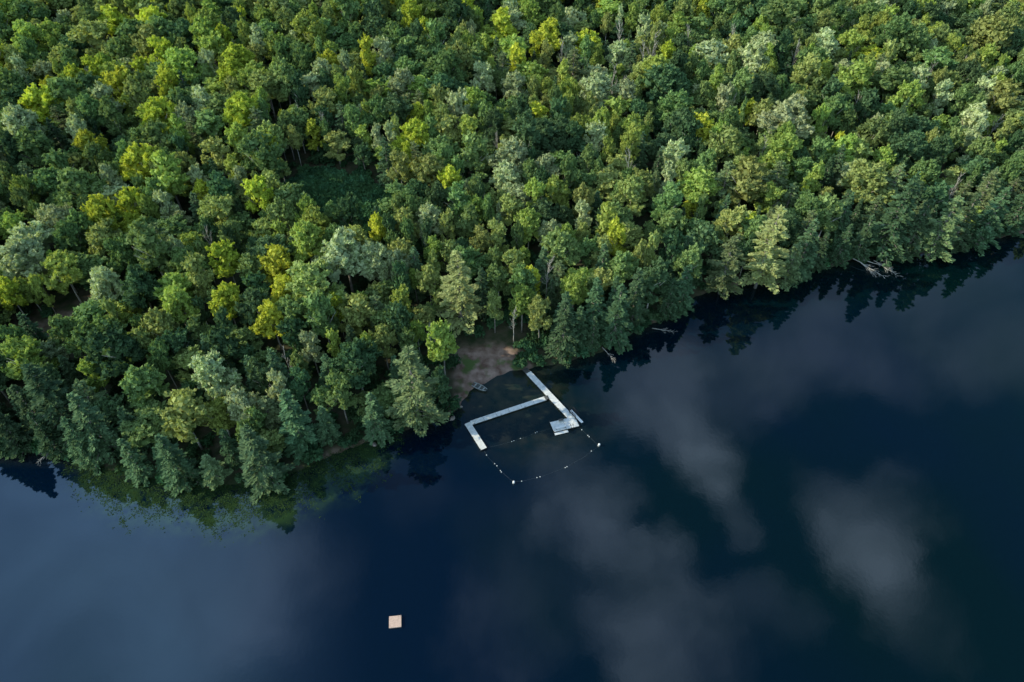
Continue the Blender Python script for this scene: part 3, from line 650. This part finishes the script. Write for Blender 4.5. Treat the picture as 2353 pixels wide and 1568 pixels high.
fm = lathe([(.02,-.13),(.13,-.1),(.16,0),(.13,.1),(.02,.13)],10,M_white,'float')
def line(pxs, floats, label, sc=.60):
    e = empty('rope_line', (0,0,0)); tag(e,label,'float line'); V=[];Fc=[]; pw=[P(a,b,.006) for a,b in pxs]; pp=[]
    for i in range(len(pw)-1):
        for t in (0,.25,.5,.75): pp.append(pw[i].lerp(pw[i+1],t))
    pp.append(pw[-1]); tube(V,Fc,pp,[.008]*len(pp),5); ob('rope', mesh_from('rope',V,Fc,M_rope), e)
    for a,b in floats: 
        f = ob('float', fm, e, P(a,b,.03)); f.rotation_euler=(PI/2,0,random.uniform(0,3)); f.scale=(sc,sc,sc*1.2)
line([(1112,1036),(1122,1052),(1138,1068),(1155,1087),(1180,1108)],[(1118,1046),(1137,1066),(1142,1071),(1150,1082),(1152,1085)],'white-floated rope running from the walkway end to the near buoy')
line([(1180,1108),(1205,1105),(1240,1097),(1270,1086),(1300,1074),(1340,1052),(1376,1025)],[(1199,1106),(1234,1098),(1241,1096),(1299,1075),(1303,1073),(1359,1037)],'white-floated rope spanning the two buoys across the outer edge')
line([(1376,1025),(1355,1005),(1337,988),(1328,978)],[(1354,1004),(1351,1001),(1337,988)],'short white-floated rope from the right buoy to the platform')
line([(1112,1031),(1150,1022),(1180,1014),(1205,1006),(1232,994),(1266,985)],[(1176,1015),(1181,1013),(1196,1008),(1230,995),(1234,993)],'inner white-floated rope between the walkway end and platform',.5)
bm_ = lathe([(.1,-.3),(.23,-.25),(.25,0),(.25,.45),(.2,.6),(.1,.68),(.03,.7)],16,M_white,'body'); bb = lathe([(.252,.2),(.262,.22),(.262,.34),(.252,.36)],16,M_float,'band')
for (a,b,l) in ((1376,1024,'white upright buoy at the right corner of the roped swimming area'),(1180,1110,'white upright buoy at the nearest corner of the roped swimming area')):
    e = empty('buoy', P(a,b,0)); e.rotation_euler=(.1,.12,0); ob('body', bm_, e); ob('band', bb, e); tag(e,l,'buoy')

def fallen(px,py,z,rz,tilt,s,k,label):
    p = P(px,py,z); e = empty('fallen_tree', p); e.rotation_euler = (0, tilt, rz); e.scale=(s,s,s); ob('trunk', DM[k][0], e); ob('branch', DM[k][1], e); tag(e,label,'fallen tree')
fallen(1962,596,1.2,-.80,1.68,.62,0,'longest grey fallen tree lying in the water under the right shore')
fallen(1985,598,.8,-.45,1.62,.52,3,'second pale fallen tree beside the longest one under the right shore')
fallen(1980,606,.5,-1.15,1.60,.40,1,'shortest fallen tree in the tangle under the right shore')
fallen(2010,600,.9,-.95,1.66,.50,2,'rightmost fallen tree in the tangle under the right shore')
fallen(1385,800,1.5,-.95,1.7,.34,1,'bare fallen branch leaning into the water right of the pier')
fallen(1500,755,.4,-.25,1.6,.36,2,'pale fallen trunk floating low by the shore right of the pier')
fallen(140,1008,2.2,-2.0,1.75,.42,3,'tangled bare grey branches fallen at the far left shore')
def rock(i, px, py, s, label):
    r = random.Random(i); bm = bmesh.new(); bmesh.ops.create_icosphere(bm, subdivisions=2, radius=1)
    for v in bm.verts: v.co = v.co*(1+.22*math.sin(v.co.x*3+i)*math.cos(v.co.y*4+i*2)+r.uniform(-.08,.08)); v.co.z *= .6
    me = bpy.data.meshes.new('boulder'); bm.to_mesh(me); bm.free(); me.materials.append(M_rock)
    p = P(px,py,.05); o = ob('boulder', me, None, p); o.scale=(s,s*.8,s); o.rotation_euler[2]=i; tag(o,label,'rock')
for i,(px,py,s,l) in enumerate(((1058,935,.5,'brown rock at the left end of the beach'),(1040,962,.7,'dark rock on the shore below the big pine'),(1688,668,.8,'brown boulder at the bare patch on the right shore'),(1664,675,.5,'small pale rock just left of the bare right shore boulder'),
    (1102,804,.45,'small grey rock at the back of the beach'),(860,1022,.6,'reddish rock on the bank left of the beach'),(1155,808,.35,'tiny pale rock near the top of the beach'))): rock(i,px,py,s,l)

# ------------------------------------------------------------------ light and sky
EL = math.radians(28); AZ = math.radians(-2)
ts = Vector((-math.cos(EL)*math.cos(AZ), math.cos(EL)*math.sin(AZ), math.sin(EL)))
sl = bpy.data.lights.new('sun','SUN'); sl.energy = 5.0; sl.angle = math.radians(.6); sl.color = (1,.92,.68)
so = bpy.data.objects.new('sun', sl); COL.objects.link(so); so.rotation_euler = ts.to_track_quat('Z','Y').to_euler()
W = bpy.data.worlds.new('World'); SC.world = W; W.use_nodes = True; nt = W.node_tree; nt.nodes.clear(); N = nt.nodes.new; L = nt.links.new
out = N('ShaderNodeOutputWorld'); bg = N('ShaderNodeBackground'); bg.inputs['Strength'].default_value = .14
sky = N('ShaderNodeTexSky'); sky.sky_type='NISHITA'; sky.sun_disc=False; sky.sun_elevation=EL; sky.sun_rotation=math.atan2(ts.x,ts.y); sky.altitude=300
tc = N('ShaderNodeTexCoord')
n1 = N('ShaderNodeTexNoise'); n1.inputs['Scale'].default_value=3.6; n1.inputs['Detail'].default_value=7; n1.inputs['Roughness'].default_value=.6; L(tc.outputs['Generated'], n1.inputs['Vector'])
sb = N('ShaderNodeVectorMath'); sb.operation='SUBTRACT'; sb.inputs[1].default_value=(.5,.5,.5); L(n1.outputs['Color'], sb.inputs[0])
sc_ = N('ShaderNodeVectorMath'); sc_.operation='SCALE'; sc_.inputs['Scale'].default_value=.30; L(sb.outputs[0], sc_.inputs[0])
ad = N('ShaderNodeVectorMath'); ad.operation='ADD'; L(tc.outputs['Generated'], ad.inputs[0]); L(sc_.outputs[0], ad.inputs[1])
no = N('ShaderNodeVectorMath'); no.operation='NORMALIZE'; L(ad.outputs[0], no.inputs[0])
def rdir(px,py):
    u=(px-CX)/F; v=(CY-py)/F; return Vector((u, Q+v*Q, Q-v*Q)).normalized()
def blobsum(blobs, vec=None):
    tot = None
    for (dv,r_,am) in blobs:
        dt = N('ShaderNodeVectorMath'); dt.operation='DOT_PRODUCT'; dt.inputs[1].default_value=dv; L(vec or no.outputs[0], dt.inputs[0])
        mr = N('ShaderNodeMapRange'); mr.interpolation_type='SMOOTHSTEP'; mr.inputs['From Min'].default_value=math.cos(r_); mr.inputs['From Max'].default_value=1; mr.inputs['To Max'].default_value=am; L(dt.outputs['Value'], mr.inputs['Value'])
        if tot is None: tot = mr.outputs['Result']
        else:
            s_ = N('ShaderNodeMath'); s_.operation='ADD'; L(tot, s_.inputs[0]); L(mr.outputs['Result'], s_.inputs[1]); tot = s_.outputs[0]
    return tot
grey = [(560,1280,150,.40),(680,1330,120,.22),(420,1380,170,.25),(1330,1140,100,.40),(1340,1215,90,.5),(1390,1285,85,.5),(1440,1370,90,.28),(1490,880,130,.42),(1560,960,100,.35),(1610,1050,95,.6),(1640,1100,70,.45),(1720,860,130,.28),(1850,800,120,.2),
 (1990,760,130,.28),(2260,720,130,.32),(1980,1220,110,.40),(2000,1310,105,.38),(2070,1410,110,.25),(1230,1420,130,.22),(1500,1460,120,.42),(1560,1540,110,.36),(950,1130,100,.15),(1640,1180,60,.32),(1720,1420,90,.2),(1150,1200,100,.12),(1180,1500,100,.12)]
tot = blobsum([(rdir(a,b), r_/F*1.3, am*.92) for a,b,r_,am in grey])
n2 = N('ShaderNodeTexNoise'); n2.inputs['Scale'].default_value=5.5; n2.inputs['Detail'].default_value=7; n2.inputs['Distortion'].default_value=.5; L(tc.outputs['Generated'], n2.inputs['Vector'])
m2 = N('ShaderNodeMapRange'); m2.inputs['From Min'].default_value=.34; m2.inputs['From Max'].default_value=.66; m2.inputs['To Min'].default_value=.35; m2.inputs['To Max'].default_value=1.25; L(n2.outputs['Fac'], m2.inputs['Value'])
ml = N('ShaderNodeMath'); ml.operation='MULTIPLY'; ml.use_clamp=True; L(tot, ml.inputs[0]); L(m2.outputs['Result'], ml.inputs[1])
dk = N('ShaderNodeMixRGB'); dk.blend_type='MULTIPLY'; dk.inputs['Fac'].default_value=1; dk.inputs['Color2'].default_value=(.55,.82,.95,1); L(sky.outputs['Color'], dk.inputs['Color1'])
mxc = N('ShaderNodeMixRGB'); L(ml.outputs[0], mxc.inputs['Fac']); L(dk.outputs['Color'], mxc.inputs['Color1']); mxc.inputs['Color2'].default_value=(10.5,11.5,15.,1)
blue = blobsum([(rdir(-60,1230), 640/F, .42),(rdir(60,1560), 620/F, .30),(rdir(300,1300),480/F,.16)], tc.outputs['Generated'])
m3 = N('ShaderNodeMapRange'); m3.inputs['From Min'].default_value=.3; m3.inputs['From Max'].default_value=.7; m3.inputs['To Min'].default_value=.6; m3.inputs['To Max'].default_value=1.25; L(n2.outputs['Fac'], m3.inputs['Value'])
mb = N('ShaderNodeMath'); mb.operation='MULTIPLY'; mb.use_clamp=True; L(blue, mb.inputs[0]); L(m3.outputs['Result'], mb.inputs[1])
mxb = N('ShaderNodeMixRGB'); L(mb.outputs[0], mxb.inputs['Fac']); L(mxc.outputs['Color'], mxb.inputs['Color1']); mxb.inputs['Color2'].default_value=(9.,14.,23.,1)
back = blobsum([(Vector((-.3,-.75,.55)).normalized(), 1.15, .9)])      # unseen bright cloud added behind the camera to fill the tree fronts
mk = N('ShaderNodeMath'); mk.operation='MINIMUM'; mk.inputs[1].default_value=.9; L(back, mk.inputs[0])
mxk = N('ShaderNodeMixRGB'); L(mk.outputs[0], mxk.inputs['Fac']); L(mxb.outputs['Color'], mxk.inputs['Color1']); mxk.inputs['Color2'].default_value=(6.0,8.4,10.2,1)
L(mxk.outputs['Color'], bg.inputs['Color']); L(bg.outputs[0], out.inputs['Surface'])

# ------------------------------------------------------------------ camera
cd = bpy.data.cameras.new('camera'); cd.lens = 24.0; cd.sensor_width = 36; cd.clip_end = 6000; cd.clip_start = 1
co = bpy.data.objects.new('camera', cd); COL.objects.link(co); co.location = (0,0,H); co.rotation_euler = (math.radians(45),0,0); SC.camera = co
SC.view_settings.view_transform='Standard'; SC.view_settings.look='None'; SC.view_settings.exposure=0
print('broadleaf', len(BL), 'individual', len(ind), 'pines', len(PL), 'rest', len(rest), 'under', len(up), 'quads', CR[0].shape, PN[0][1].name)
